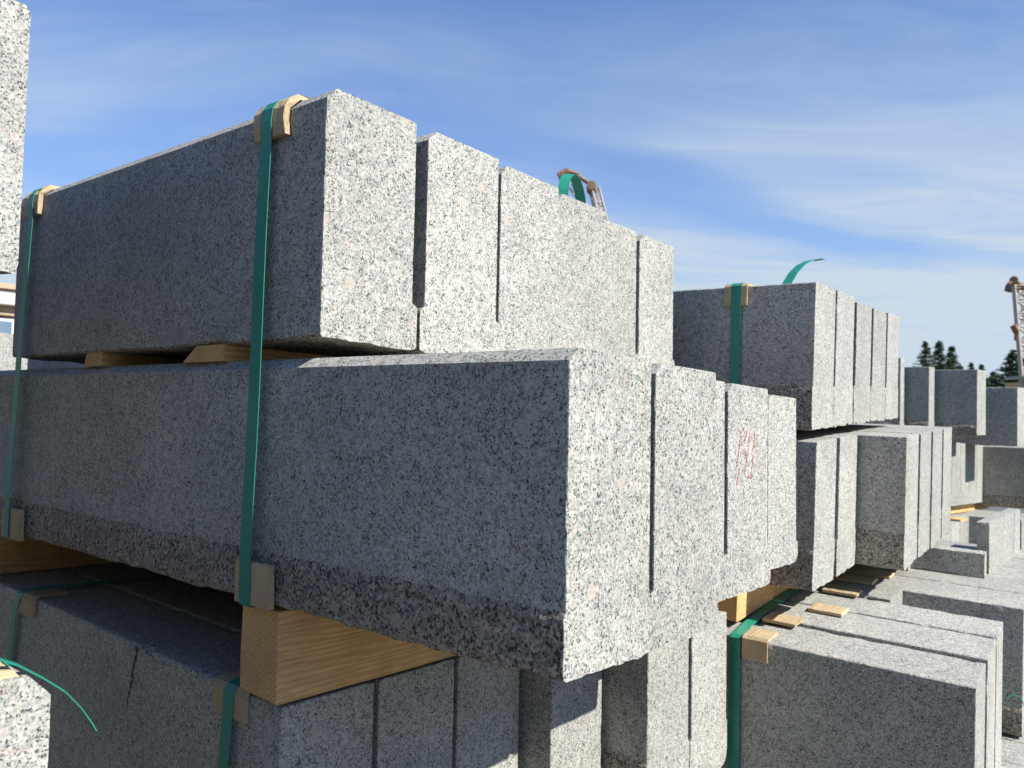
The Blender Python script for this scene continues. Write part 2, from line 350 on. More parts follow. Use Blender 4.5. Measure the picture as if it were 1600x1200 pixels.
# ------------------------------------------------------------------ right hand stacks
GG = 'kerbstones of the top right pack'; GH = 'kerbstones of the right pack under the top one'; GE = 'kerbstones of the low right pack'
Gs = [(0, 0, 0, 'shaded kerbstone with green strap and fibreboard strip in the top right pack'),
      (.167, 0, .001, 'second kerb end of the top right pack, with a chipped upper corner'),
      (.345, 0, -.009, 'third kerb end of the top right pack, just past its little step'),
      (.520, 0, -.008, 'fourth kerb end of the top right pack, between two hairline slots'),
      (.692, 0, -.006, 'last kerb end of the top right pack, at its right edge')]
for i, (x, y, dz, lb) in enumerate(Gs):
    kerb(lb, FR, x, y, -.289, .152, .289 + dz, 1.7, None, None, .085, True, True, .0085, 0, .009, 51 + i, group=GG, amp=.9, pleft=.0015 if i == 0 else None)
Hs = [(0, -.010, 0, 'narrow sunlit kerb end below the top right pack, left of its slot'),
      (.164, -.014, .001, 'sunlit kerb end right of the slot below the top right pack'),
      (.330, -.114, 0, 'kerbstone pushed forward, with a wide dark side below the top right pack'),
      (.490, -.117, .001, 'second of the forward kerb ends beside the wide dark side'),
      (.650, -.120, .000, 'third of the forward kerb ends beside the wide dark side'),
      (.812, -.122, .000, 'last of the forward kerb ends, in front of the far pack')]
for i, (x, y, dz, lb) in enumerate(Hs):
    kerb(lb, FR, x, y, -.600, .152, .288 + dz, 1.7, None, None, .08, True, True, .004, 0, .009, 61 + i, group=GH, amp=.8, pleft=.0015 if i in (0, 2) else None)
Es = [(-.103, -.2974, -.680, .146, 1.6, 'front kerbstone of the low right pack, big dark side facing the camera, lit top'),
      (.0465, -.300, -.674, .146, 1.6, 'second low right kerbstone, a step higher than the front one'),
      (.196, -.301, -.672, .131, 1.6, 'third low right kerbstone, furthest lit top of the front group'),
      (.339, -.0865, -.668, .142, 1.4, 'short low right kerbstone whose end stops beside the dark side behind')]
for i, (x, y, zt, w, L, lb) in enumerate(Es):
    kerb(lb, FR, x, y, zt - .29, w, .29, L, None, None, .05, i > 0, True, .0015, .02 if i == 2 else 0, .009, 71 + i, group=GE, amp=.5, chip=.0004)
Fs = [(.4845, -.327, -.676, 'long kerbstone with dark side and broad lit top behind the low right pack'),
      (.640, -.335, -.675, 'kerbstone whose lit top carries the small slab, behind the long dark sided one'),
      (.795, -.345, -.676, 'lit top strip reaching under the leaning block at the right edge'),
      (.950, -.350, -.677, 'lit top strip behind the leaning block at the right edge'),
      (1.105, -.350, -.676, 'furthest lit top strip, in front of the kerb ends below the far beam')]
for i, (x, y, zt, lb) in enumerate(Fs):
    kerb(lb, FR, x, y, zt - .269, .152, .269, 1.5, None, None, .06, True, True, .003, 0, .012, 81 + i, group='kerbstones behind the low right pack', amp=.6, chip=.0004)
for i in range(7):
    kerb('pale kerb top at the lower right corner, %s strip from the left' % ('first', 'second', 'third', 'fourth', 'fifth', 'sixth', 'seventh')[i], FR, .10 + i * .125, -.75, -1.24, .122, .288, 1.9, None, None, .05, True, True, .001, 0, .02, 90 + i, group='kerb tops at the lower right corner')
# slabs lying on top: small ones and the block at the right edge
kerb('small low slab lying on the lit tops, dark face with a little scar', FR, .743, -.228, -.676, .045, .062, .30, None, None, .0, False, False, 0, 0, .006, 101, group='small slabs on the lit tops', name='granite_slab')
kerb('end of a small low slab peeking out behind the forward kerb ends', FR, .700, -.060, -.676, .040, .058, .20, None, None, .0, False, False, 0, 0, .006, 102, group='small slabs on the lit tops', name='granite_slab')

# ------------------------------------------------------------------ far right packs (frame FS)
def far(label, P, w, h, L, seed, n=1, pitch=None, group=None, band=.06, lead=0):
    """P = world point of the upper left front corner of the first block"""
    f = Frame(P, FS.x, FS.y, FS.z)
    for i in range(n):
        lb = label if n == 1 else '%s, %s from the left' % (label, ('first', 'second', 'third', 'fourth', 'fifth')[i])
        kerb(lb, f, i * (pitch or w), 0, -h, w, h, L, None, None, band, band > .01, band > .01, .003, 0, .014, seed + i, group=group, amp=.8)
GJ = 'large blocks on the far right packs'
far('dark fronted block with thin lit edge left of the trees, largest of the far blocks', (2.029, 3.594, 1.828), .165, .288, .75, 111, group=GJ, band=.045)
far('narrow dark block left of the largest far block, with a lit strip', (1.819, 3.594, 1.836), .085, .30, .7, 112, group=GJ)
far('thin lit block end just right of the top right pack', (1.690, 3.585, 1.872), .055, .34, .7, 113, group=GJ)
far('far block at the right edge below the crane, dark front and lit top line', (2.329, 3.797, 1.762), .19, .272, 1.0, 114, group=GJ, band=.0)
_z = FS.x; FS.x = Vector((.659, .752, -.040)).normalized()
far('pale kerb end below the far beam', (1.77, 3.47, 1.183), .150, .285, 1.5, 140, 5, .155, 'kerb ends below the far beam')
far('pale kerb end in the far pack behind the right stack', (1.888, 3.612, 1.512), .155, .288, 1.6, 120, 5, .1595, 'kerb ends of the far pack behind the right stack')
FS.x = _z
far('dark sided kerbstone of the far pack at the right edge, under the far blocks', (2.60, 4.03, 1.475), .155, .30, 1.6, 130, group='far pack at the right edge')
far('kerbstone beside the dark sided one at the far right edge', (2.704, 4.15, 1.477), .155, .30, 1.6, 131, group='far pack at the right edge')

far('pale block with shaded top end near the right edge, leaning beside the small slab', (1.309, 2.261, 1.3255), .336, .157, .030, 150, group='leaning blocks at the right edge', band=.03)
far('narrow block right of the pale leaning one, past its joint', (1.309 + .340 * .659, 2.261 + .340 * .752, 1.330), .087, .160, .030, 151, group='leaning blocks at the right edge', band=.03)
far('dark sided kerbstone at the right edge behind the pale leaning block', (2.36, 3.82, 1.150), .155, .29, 1.6, 135, 2, .16, 'far pack under the dark sided one')
# far left: packs seen through the gap behind the left stack
f = Frame((-3.5 * .587 * 1.0, 3.5, 1.889), FA.x, FA.y, FA.z)
for i in range(4):
    kerb('pale far kerb end at the left edge between the packs, %s from the right' % ('first', 'second', 'third', 'fourth')[i], f, -.158 * (i + 1), 0, -.30, .155, .30, 1.5, None, None, .06, True, True, .003, 0, .014, 160 + i, group='far kerb ends at the left edge')
f = Frame((-3.0 * .36, 3.0, 1.93), FA.x, FA.y, FA.z)
for i in range(3):
    kerb('far shaded kerbstone in the slit between the two left packs, %s of its pack' % ('first', 'second', 'third')[i], f, .165 * i, 0, -.32, .155, .31, 1.9, None, None, .05, True, True, .003, 0, .02, 170 + i, group='far shaded kerbstones in the slit')

# lower layers for support
base_pack(FC, 0, 6, .03, -.70, lab='left pack below the lower left one'); base_pack(FC, 0, 6, .05, -1.10, lab='bottom left pack on the ground')
base_pack(FR, .0, 6, .0, -1.66, lab='right ground pack')

# unseen stacks added across the aisle, behind the photographer, to cut the sky light
FO = Frame((-1.60, -1.15, 0), FA.x, FA.y, (0, 0, 1))
for r in range(3):
    for lay in range(6):
        for i in range(2):
            kerb('unseen light blocking kerbstone added across the aisle, stack %s, layer %s, %s' % (('one', 'two', 'three')[r], ('one', 'two', 'three', 'four', 'five', 'six')[lay], ('aisle side', 'far side')[i]), FO, -.16 * (i + 1), -2.2 + r * 2.15 + .03 * lay, .10 + lay * .38, .15, .29, 2.0, None, None, .06, True, True, .004, 0, .05, 400 + r * 20 + lay * 3 + i, group='unseen kerbstones added across the aisle to block sky light')

# ------------------------------------------------------------------ timber
def beam(label, fr, x, y, z, L, dy, dz, seed=0, wane=None, cat='beam', mat=M_BEAM, name='wooden_beam', group=None, taper=0, lean=0):
    """long axis along x of the frame; wane = cut lower left arris of the end"""
    prof = [(0, 0), (0, dz * .5), (0, dz), (dy * .3, dz + .001), (dy, dz), (dy, dz * .5), (dy, 0), (dy * .6, -.0005)]
    n = len(prof); verts = []; xs = [0, .002, .015, .04, .08] + [.08 + (L - .08) * k / 24 for k in range(1, 25)]
    for xx in xs:
        for (py_, pz_) in prof:
            j = nz(xx + seed, py_ * 3, pz_ * 3, 9) * .0022
            e = .0012 if xx < .001 else 0
            yy = py_ + (e if py_ < dy / 2 else -e); zz = pz_ + (e if pz_ < dz / 2 else -e)
            if wane and pz_ < dz * .1: zz += wane * max(0, 1 - xx / .16) * (py_ / dy)
            if taper and xx < taper: 
                if pz_ > dz * .4: zz -= pz_ * .0
            verts.append((xx + (taper * (pz_ / dz) if xx < .001 else 0), yy + j + lean * pz_, zz + j * .25 * (0 if pz_ < .001 or pz_ >= dz else 1)))
    faces = [(j * n + i, (j + 1) * n + i, (j + 1) * n + (i + 1) % n, j * n + (i + 1) % n) for j in range(len(xs) - 1) for i in range(n)]
    faces += [tuple(range(n)), tuple((len(xs) - 1) * n + i for i in range(n - 1, -1, -1))]
    o = mkobj(name, verts, faces, mat, fr, fr.at(x, y, z)); tag(o, label, cat, group); return o
beam('thick square wooden beam holding up the middle left pack, its end in view', FA, .001, .4235, -.4085, 1.05, .077, .1115, 1, wane=.004, group='wooden beams between packs')
beam('wooden beam far along the left packs, its orange side lost in the dark', FA, .0, 1.50, -.4085, 1.05, .08, .1115, 2, group='wooden beams between packs')
beam('wooden beam under the shaded right kerbs with a sunlit left bit', FR, -.06, .118, -.6665, 1.1, .075, .063, 3, group='wooden beams between packs')
beam('wooden beam under the right kerbs further back', FR, -.10, 1.1, -.6665, 1.0, .075, .063, 4, group='wooden beams between packs')
def spacer(label, y, dy, x, taper, seed):
    prof = [(-.012, 0), (0, .0225), (dy, .0225), (dy, 0)] if taper else [(0, 0), (0, .0225), (dy * .55, .0225), (dy, .012), (dy, 0)]
    n = len(prof); verts = []; xs = [0, .4, .98]
    for xx in xs:
        for a, b in prof: verts.append((xx, a, b))
    faces = [(j * n + i, (j + 1) * n + i, (j + 1) * n + (i + 1) % n, j * n + (i + 1) % n) for j in range(2) for i in range(n)]
    faces += [tuple(range(n)), tuple(2 * n + i for i in range(n - 1, -1, -1))]
    tag(mkobj('wooden_spacer', verts, faces, M_BEAM, FA, FA.at(x, y, .0127)), label, 'spacer', 'thin wooden spacers under the top left pack')
# mirrored wedge: bevel on the far side of the near strip
def wedge(label, y0, y1, slope, x):
    prof = [(0, 0), (0, .0228), (y1 - y0 - slope, .0228), (y1 - y0, .001), (y1 - y0, 0)]
    n = 5; verts = []; xs = [0, .3, .98]
    for xx in xs:
        for a, b in prof: verts.append((xx, a, b))
    faces = [(j * n + i, (j + 1) * n + i, (j + 1) * n + (i + 1) % n, j * n + (i + 1) % n) for j in range(2) for i in range(n)]
    faces += [tuple(range(n)), tuple(2 * n + i for i in range(n - 1, -1, -1))]
    tag(mkobj('wooden_spacer', verts, faces, M_BEAM, FA, FA.at(x, y0, .0124)), label, 'spacer', 'thin wooden spacers under the top left pack')
wedge('wedge ended wooden spacer in the slit left of the near strap', .569, .672, .035, .004)
wedge('small wooden spacer in the slit left of the wedge ended one', .921, .984, .008, .004)
# far beam group
f = Frame((1.860, 3.633, 1.181), (.659, .752, -.040), FS.y, FS.z)
beam('far wooden beam under the pale kerb ends near the right edge', f, .02, .0, .0, 1.05, .08, .045, 5, group='far wooden beams near the right edge')
beam('far wooden board lying under the small beam with a bright yellow end', f, -.05, -.115, -.010, .12, .10, .010, 6, group='far wooden beams near the right edge')
# ------------------------------------------------------------------ board under the far blocks
def box(name, fr, x, y, z, dx, dy, dz, mat, label=None, cat=None, group=None, parent=None, kind=None):
    b = .08 * min(dx, dy, dz)
    bm = bmesh.new(); bmesh.ops.create_cube(bm, size=1)
    for v in bm.verts: v.co = Vector(((v.co.x + .5) * dx, (v.co.y + .5) * dy, (v.co.z + .5) * dz))
    bmesh.ops.bevel(bm, geom=list(bm.edges), offset=b, segments=1, affect='EDGES')
    R = rotof(fr); Ri = R.transposed()
    for v in bm.verts: v.co = Ri @ fr.vec(*v.co)
    me = bpy.data.meshes.new(name); bm.to_mesh(me); bm.free(); me.materials.append(mat)
    o = bpy.data.objects.new(name, me); C.objects.link(o)
    loc = fr.at(x, y, z)
    place(o, R, loc, parent)
    return tag(o, label, cat, group, kind)
f = Frame((1.60, 3.50, 1.520), FS.x, FS.y, FS.z)
box('packing_board', f, .0, .03, 0, 1.3, .10, .012, M_FIBRE, 'thin pale board under the far dark blocks', 'board')

# ------------------------------------------------------------------ fibreboard edge protectors
def prot(label, fr, pts, y0, y1, x=0, z=0, name='edge_protector', rag=.0, group='fibreboard edge protectors under the straps', shear=0.0):
    """closed (x,z) outline extruded along y"""
    n = len(pts); ys = [y0 + (y1 - y0) * k / 8 for k in range(9)]
    verts = []
    for k, yy in enumerate(ys):
        for a, b in pts:
            j = nz(a * 3 + x, yy * 2, b * 3 + z, 70) * rag
            verts.append((a, yy - ys[0] + (j if k in (0, 8) else 0) + shear * b, b + (j * .5 if b != 0 else 0)))
    faces = [(k * n + i, k * n + (i + 1) % n, (k + 1) * n + (i + 1) % n, (k + 1) * n + i) for k in range(8) for i in range(n)]
    faces += [tuple(range(n - 1, -1, -1)), tuple(8 * n + i for i in range(n))]
    o = mkobj(name, verts, faces, M_FIBRE, fr, fr.at(x, y0, z)); tag(o, label, 'edge protector', group); return o
capA = [(-.0095, 0), (-.0115, .020), (-.0095, .036), (-.002, .0475), (.010, .0560), (.030, .0580), (.060, .0560), (.060, .0505), (.012, .0505), (-.0015, .0345), (-.002, .018), (-.0012, 0)]
prot('curled fibreboard strip over the top edge under the near strap', FA, capA, .431, .4965, 0, .2925, rag=.006)
prot('curled fibreboard strip over the top edge at the left end of the top pack', FA, capA, 1.165, 1.238, 0, .2925, rag=.008)
slab = lambda t, h: [(-t - .0060, 0), (-t - .0060, h * .5), (-t - .0065, h), (-.0065, h), (-.0060, 0)]
prot('flat fibreboard block under the near strap just above the beam', FA, slab(.0085, .052), .424, .4955, 0, -.2925, rag=.004)
prot('flat fibreboard block at the foot of the middle pack near the left edge', FA, slab(.0075, .054), 1.168, 1.246, 0, -.2945, rag=.004)
capC = [(-.0085, -.034), (-.0085, -.004), (-.004, .0045), (.006, .0062), (.055, .0062), (.055, .0010), (.002, .0010), (-.0010, -.003), (-.0012, -.034)]
prot('stained fibreboard strip over the lower kerb edge left of the beam', FC, capC, .070, .1475, 0, 0, rag=.003)
prot('dim fibreboard strip over the lower kerb edge near the left edge', FC, capC, .80, .865, 0, 0, rag=.003)
capG = [(-.0065, -.040), (-.0065, 0), (-.002, .0055), (.06, .0055), (.06, .0010), (.0, .0010), (-.0012, -.004), (-.0012, -.040)]
prot('fibreboard strip over the top right pack under its strap', FR, capG, .138, .188, 0, 0, rag=.002)
capE = [(-.0065, -.036), (-.0070, .002), (-.002, .0070), (.055, .0070), (.055, .0015), (.0, .0015), (-.0015, -.003), (-.0015, -.036)]
prot('folded fibreboard corner on the front edge of the low right pack', FR, capE, .040, .088, -.103, -.680, rag=.002)
flt = [(0, 0), (0, .0055), (.060, .0055), (.060, 0)]
prot('flat fibreboard tile on the first joint of the low right tops', FR, flt, .024, .088, .005, -.6735, rag=.002, group='fibreboard tiles on the low right tops')
prot('flat fibreboard tile on the second joint of the low right tops', FR, flt, -.032, .035, .135, -.6715, rag=.002, group='fibreboard tiles on the low right tops')
prot('fibreboard tile at the border of the shadow below the forward kerbs', FR, flt, -.040, .07, .575, -.6750, rag=.002, group='fibreboard tiles on the low right tops')
prot('fibreboard sliver at the shadow border beside the short kerbstone', FR, flt, -.028, .06, .440, -.6670, rag=.002, group='fibreboard tiles on the low right tops')
prot('shaded fibreboard tile in the shadow behind the second low tile', FR, flt, -.024, .05, .300, -.6670, rag=.002, group='fibreboard tiles on the low right tops')
prot('fibreboard strip on the near left kerbstone under the loose strap', FA, [(0, 0), (0, .006), (.075, .0065), (.083, -.003), (.080, -.008), (.072, 0)], .328, .40, -.4045, -.2860, rag=.002)

# ------------------------------------------------------------------ green straps
def ribbon(label, pts, wid, w=.024, t=.0009, group='green plastic straps', cat='strap', name='strap', parent=None):
    """pts world points; wid = width direction(s)"""
    P = [Vector(p) for p in pts]; n = len(P); verts = []
    for i, p in enumerate(P):
        tn = (P[min(i + 1, n - 1)] - P[max(i - 1, 0)]).normalized()
        wd = wid[i] if isinstance(wid, list) else wid
        wd = (wd - tn * wd.dot(tn)).normalized(); nn = tn.cross(wd).normalized()
        for s, q in ((-1, -1), (1, -1), (1, 1), (-1, 1)): verts.append(p + wd * (w / 2 * s) + nn * (t / 2 * q) - P[0])
    faces = [(i * 4 + k, i * 4 + (k + 1) % 4, (i + 1) * 4 + (k + 1) % 4, (i + 1) * 4 + k) for i in range(n - 1) for k in range(4)]
    faces += [(3, 2, 1, 0), tuple((n - 1) * 4 + k for k in range(4))]
    o = mkobj(name, verts, faces, M_STRAP, None, P[0]); 
    return tag(o, label, cat, group)
def path(fr, pts): return [fr.at(*p) for p in pts]
def fstrap(label, y0, y1, w=.0228):
    pts = [(.98, y0, .3425), (.5, y0, .3425), (.07, y0, .3465), (.050, y0, .3515), (.010, y0, .3495), (-.003, y0, .3410), (-.0105, y0, .3300), (-.0128, y0, .3125), (-.0112, y0, .290)]
    for k in range(1, 13):
        a = k / 13; bow = .0012 * math.sin(a * math.pi * 2.2)
        pts.append((-.0112 + (-.0158 + .0112) * a, y0 + (y1 - y0) * a + bow, .290 - .50 * a))
    pts += [(-.0160, y1, -.236), (-.0160, y1, -.292), (-.0125, y1, -.2955), (0, y1, -.2960)]
    return ribbon(label, path(FA, pts), FA.vec(0, 1, .0), w)
fstrap('near green strap running down both left packs beside the beam', .4665, .4725)
fstrap('green strap at the left end of both left packs', 1.193, 1.221)
ribbon('green strap on the shaded lower left kerb, leaning to the left', path(FC, [(.4, .104, .0008), (.06, .104, .0070), (.008, .104, .0075), (-.004, .104, .0055), (-.0098, .104, -.004), (-.0098, .105, -.034), (-.0085, .116, -.12), (-.0075, .130, -.30)]), FC.vec(0, 1, 0), .024)
ribbon('dim green strap on the lower kerb at the left edge', path(FC, [(.3, .862, .0008), (.06, .862, .0070), (.006, .862, .0075), (-.004, .862, .005), (-.0098, .866, -.004), (-.0098, .885, -.034), (-.0075, .93, -.30)]), FC.vec(0, 1, 0), .022)
ribbon('green strap over the shaded side of the top right pack', path(FR, [(.82, .160, .002), (.07, .161, .0045), (.05, .161, .0068), (.0, .161, .0068), (-.0070, .161, .001), (-.0080, .161, -.040), (-.0055, .1605, -.09), (-.0055, .159, -.19), (-.0080, .158, -.292)]), FR.vec(0, 1, 0), .0235)
ribbon('green strap lying along the beam foot and down the front low right kerb', path(FR, [(.62, .105, -.6655), (.2, .1055, -.6660), (.05, .1050, -.6680), (-.03, .104, -.6725), (-.100, .103, -.6775), (-.1065, .103, -.682), (-.1080, .1025, -.70), (-.1080, .1005, -.80), (-.1100, .097, -.97)]), FR.vec(0, 1, 0), .0225)
# loose curls
def arc3(c, r, a0, a1, ux, uz, n=20): return [c + ux * (r * math.cos(a0 + (a1 - a0) * k / n)) + uz * (r * math.sin(a0 + (a1 - a0) * k / n)) for k in range(n + 1)]
c = FA.at(.718, .50, .383)
ribbon('loose green strap arching like a hoop on top of the top left pack', arc3(c, .058, math.radians(-30), math.radians(210), FA.vec(.92, .25, -.05), FA.vec(0, 0, 1.05), 22), FA.vec(-.45, 1, .1), .021)
pts = [FR.at(.155, .12, .0035), FR.at(.175, .12, .006), FR.at(.198, .118, .028), FR.at(.222, .113, .052), FR.at(.258, .107, .074), FR.at(.305, .101, .090), FR.at(.352, .097, .0985), FR.at(.378, .095, .1000)]
ribbon('short green strap end curling up from the top right pack', pts, FR.vec(-.05, 1, -.12), .024)
pts = [(-.52, .35, -.262), (-.42, .338, -.262), (-.375, .333, -.262), (-.345, .33, -.2665), (-.325, .329, -.2770), (-.305, .3285, -.2915), (-.287, .328, -.3065), (-.274, .327, -.3225), (-.264, .326, -.3385), (-.2605, .3255, -.3455)]
ribbon('thin loose green strap tail seen edge on in the lower left corner', path(FA, pts), FA.vec(.1, 1, .03), .010, .0009)
pts = [(-.52, .375, -.2770), (-.42, .372, -.2772), (-.350, .370, -.2772), (-.326, .369, -.2790), (-.315, .368, -.29)]
ribbon('pale green strap lying on the near left kerbstone', path(FA, pts), FA.vec(0, 1, 0), .016)
pts = [FR.at(.470, -.30, -.8645), FR.at(.478, -.31, -.858), FR.at(.474, -.325, -.860), FR.at(.470, -.333, -.880), FR.at(.470, -.334, -.93)]
ribbon('tiny pale strap curl on the dark side at the lower right edge', pts, FR.vec(1, .2, .2), .004)

# ------------------------------------------------------------------ marks on stones
def mark(name, parent, fr, pts, w, mat, nrm, label=None, lift=.0006, rag=.0):
    """flat stroke along pts (frame coords) lying on a face with normal nrm (frame coords)"""
    P = [fr.at(*p) for p in pts]; nv = fr.vec(*nrm).normalized(); verts = []
    for i, p in enumerate(P):
        tn = (P[min(i + 1, len(P) - 1)] - P[max(0, i - 1)]).normalized(); s = tn.cross(nv).normalized()
        ww = (w[i] if isinstance(w, list) else w) * (1 + rag * noise.noise(p * 400))
        verts += [p + s * ww / 2 + nv * lift, p - s * ww / 2 + nv * lift]
    faces = [(2 * i, 2 * i + 1, 2 * i + 3, 2 * i + 2) for i in range(len(P) - 1)]
    me = bpy.data.meshes.new(name); Wi = WM[parent.name].inverted(); me.from_pydata([tuple(Wi @ v) for v in verts], [], faces); me.materials.append(mat); me.update()
    o = bpy.data.objects.new(name, me); C.objects.link(o); o.parent = parent; WM[o.name] = WM[parent.name]
    if label: o['label'] = label
    return o
# red strokes, measured in the picture of the end face (u to the right, v down, in pixels of an enlargement)
def redpt(u, v):
    return (.4661 + u / 9.225 / 80 * .186, .0655, -.0335 - v / 9.225 / 130 * .1185)
strokes = [[(262, 210), (248, 330), (236, 450), (222, 560), (205, 660), (196, 745)], [(236, 760), (226, 850), (210, 930), (204, 1000)],
           [(352, 178), (330, 260), (312, 350), (300, 400)], [(385, 235), (374, 380), (352, 560), (332, 700), (318, 800), (305, 860)],
           [(446, 205), (456, 290), (450, 390), (430, 470), (424, 540)], [(430, 560), (428, 690), (410, 780), (402, 905)], [(350, 880), (382, 915), (402, 905)],
           [(318, 500), (340, 590)]]
for s in strokes:
    pp = []
    for a, b in zip(s, s[1:]):
        for k in range(5): pp.append((a[0] + (b[0] - a[0]) * k / 5, a[1] + (b[1] - a[1]) * k / 5))
    pp.append(s[-1])
    mark('red_mark', stB[3], FA, [redpt(*p) for p in pp], .0015, M_RED, (0, -1, 0), rag=1.3)
pp = [(.0, .062 - .001 * k * 2.4, -.1745 - .0012 * k + .0006 * math.sin(k * 2.1)) for k in range(10)]
mark('rusty_scratch', stB[0], FA, pp, [.0004, .0007, .0010, .0009, .0007, .0009, .0011, .0010, .0007, .0004], M_RUST, (-1, 0, 0))
pp = []
for k in range(28):
    a = k / 27; pp.append((.0, .385 + .030 * a + .0035 * nz(a * 3, 1, 2, 3), -.004 - .105 * a))
mark('crack', stC, FC, pp, [.0008 + .0075 * abs(math.sin(k * .9 + .6)) * (1 - k / 27) ** .6 for k in range(28)], M_DARK, (-1, 0, 0), rag=.5)

# ------------------------------------------------------------------ ground
g = 160; gv = []; gf = []
R_ = [0, 2, 4, 8, 16, 30, 60, 120, 250, 600, 1500]
for r in R_[1:]:
    for k in range(48):
        a = k / 48 * 2 * math.pi; gv.append((r * math.cos(a), r * math.sin(a), (noise.noise(Vector((r * math.cos(a) * .3, r * math.sin(a) * .3, 0))) * .03 if 3 < r < 60 else 0)))
gv.append((0, 0, 0)); c0 = len(gv) - 1
for k in range(48): gf.append((c0, k, (k + 1) % 48))
for j in range(len(R_) - 2):
    for k in range(48): gf.append((j * 48 + k, (j + 1) * 48 + k, (j + 1) * 48 + (k + 1) % 48, j * 48 + (k + 1) % 48))
tag(mkobj('ground', gv, gf, M_GROUND, None, (0, 0, .0)), 'pale crushed stone yard', None, None, 'structure')

# ------------------------------------------------------------------ tubes, cranes
def tube_bm(bm, a, b, r, n=6):
    a = Vector(a); b = Vector(b); d = (b - a).normalized()
    s = d.cross(Vector((0, 0, 1)) if abs(d.z) < .9 else Vector((1, 0, 0))).normalized(); t = d.cross(s)
    v1 = [bm.verts.new(a + s * r * math.cos(2 * math.pi * k / n) + t * r * math.sin(2 * math.pi * k / n)) for k in range(n)]
    v2 = [bm.verts.new(b + s * r * math.cos(2 * math.pi * k / n) + t * r * math.sin(2 * math.pi * k / n)) for k in range(n)]
    for k in range(n): bm.faces.new((v1[k], v1[(k + 1) % n], v2[(k + 1) % n], v2[k]))
    bm.faces.new(v1[::-1]); bm.faces.new(v2)
def part(name, parent, mat, segs=(), boxes=(), n=6):
    bm = bmesh.new()
    for a, b, r in segs: tube_bm(bm, a, b, r, n)
    for (cx, cy, cz), (sx, sy, sz), rz in boxes:
        q = bmesh.ops.create_cube(bm, size=1); m = Matrix.Translation((cx, cy, cz)) @ Matrix.Rotation(rz, 4, 'Y') @ Matrix.Diagonal((sx, sy, sz, 1))
        for v in q['verts']: v.co = m @ v.co
    me = bpy.data.meshes.new(name); bm.to_mesh(me); bm.free(); me.materials.append(mat)
    o = bpy.data.objects.new(name, me); C.objects.link(o); o.parent = parent; return o
def empty(name, loc, label, cat, group=None):
    o = bpy.data.objects.new(name, None); C.objects.link(o); place(o, Matrix.Identity(3), loc); return tag(o, label, cat, group)
# right crane: lattice boom, 34 m away
D = 34
def wp(u, v, t=D):
    c = cX * ((u - 800) / 1289) + cY * (-(v - 600) / 1289) - cZ
    return CAM + c * t
e0 = empty('crane', wp(1600, 640) * 1.0, 'crane with a pale lattice boom and rusty head at the right edge', 'crane')
base = e0.location.copy()
def lp(u, v, dy=0): return wp(u, v) + Vector((dy * .6, dy, 0)) - base
legs = []
T = lp(1584, 446); Bt = lp(1600, 640); Wd = Vector((.62, -.1, 0)); Dp = Vector((.50, .8, 0))
def lat(T, Bt, W1, Dp, n, r, rb):
    seg = []; br = []
    cs = lambda a: [T.lerp(Bt, a), T.lerp(Bt, a) + W1, T.lerp(Bt, a) + W1 + Dp, T.lerp(Bt, a) + Dp]
    c0 = cs(0); c1 = cs(1)
    for i in range(4): seg.append((c0[i], c1[i], r))
    for k in range(n):
        a = cs(k / n); b = cs((k + 1) / n)
        for i in range(4):
            j = (i + 1) % 4
            br.append((a[i], b[j], rb)) if k % 2 else br.append((a[j], b[i], rb))
            br.append((a[i], a[j], rb))
    return seg, br
s_, b_ = lat(T, Bt, Wd, Dp, 9, .085, .045)
part('boom_chord', e0, M_STEEL, s_); part('lattice_bracing', e0, M_STEEL, b_)
part('boom_head', e0, M_RUSTY, [(lp(1576, 444), lp(1589, 438), .09), (lp(1588, 440), lp(1606, 458), .08), (lp(1582, 453), lp(1598, 448), .07)], [(tuple(lp(1584, 446, .4)), (.26, .8, .30), .3)])
part('pulley', e0, M_RUSTY, [(lp(1584, 438, -.1), lp(1584, 438, .9), .16)], n=12)
part('boom_joint', e0, M_RUSTY, [(lp(1583, 509, -.1), lp(1589, 520, -.1), .13), (lp(1589, 520), lp(1588, 532), .09)])
part('platform', e0, M_STEEL, (), [(tuple(lp(1600, 590, .4)), (.8, 1.4, .12), 0)])
part('cab', e0, M_YEL, (), [(tuple(lp(1604, 612, .5)), (.95, 1.4, .8), 0)])
part('jib_cable', e0, M_STEEL, [(lp(1594, 440), lp(1640, 520), .02), (lp(1590, 442), lp(1616, 600), .02)])
part('undercarriage', e0, M_RUSTY, (), [((.2, .5, (-base.z) * .5), (1.2, 2.2, base.z * 1.0), 0)])
# left crane top, peeping over the top left pack, 24 m away
D2_ = 24
e1 = empty('crane', wp(960, 640, D2_), 'crane head with brown sheaves peeping over the pack behind the green hoop', 'crane'); b1 = e1.location.copy()
def lq(u, v, dy=0): return wp(u, v, D2_) + Vector((dy * .1, dy, 0)) - b1
part('boom_head', e1, M_RUSTY, [(lq(873, 276), lq(888, 268), .13), (lq(888, 268), lq(904, 273), .07), (lq(904, 275), lq(926, 291), .06), (lq(926, 291), lq(922, 288, .4), .12)], [(tuple(lq(880, 272, .2)), (.24, .5, .20), -.3), (tuple(lq(923, 289, .2)), (.20, .4, .24), 0)])
part('pulley', e1, M_RUSTY, [(lq(901, 289, -.1), lq(901, 289, .4), .12), (lq(924, 291, -.12), lq(924, 291, .5), .13)], n=12)
T = lq(901, 286); Bt = lq(980, 640)
s_, b_ = lat(lq(924, 292), lq(1010, 640), Vector((.22, 0, 0)), Vector((0, .5, 0)), 14, .035, .020)
part('boom_chord', e1, M_STEEL, s_ + [(lq(901, 289), lq(904, 330), .05), (lq(887, 290), lq(910, 322), .03)]); part('lattice_bracing', e1, M_STEEL, b_)
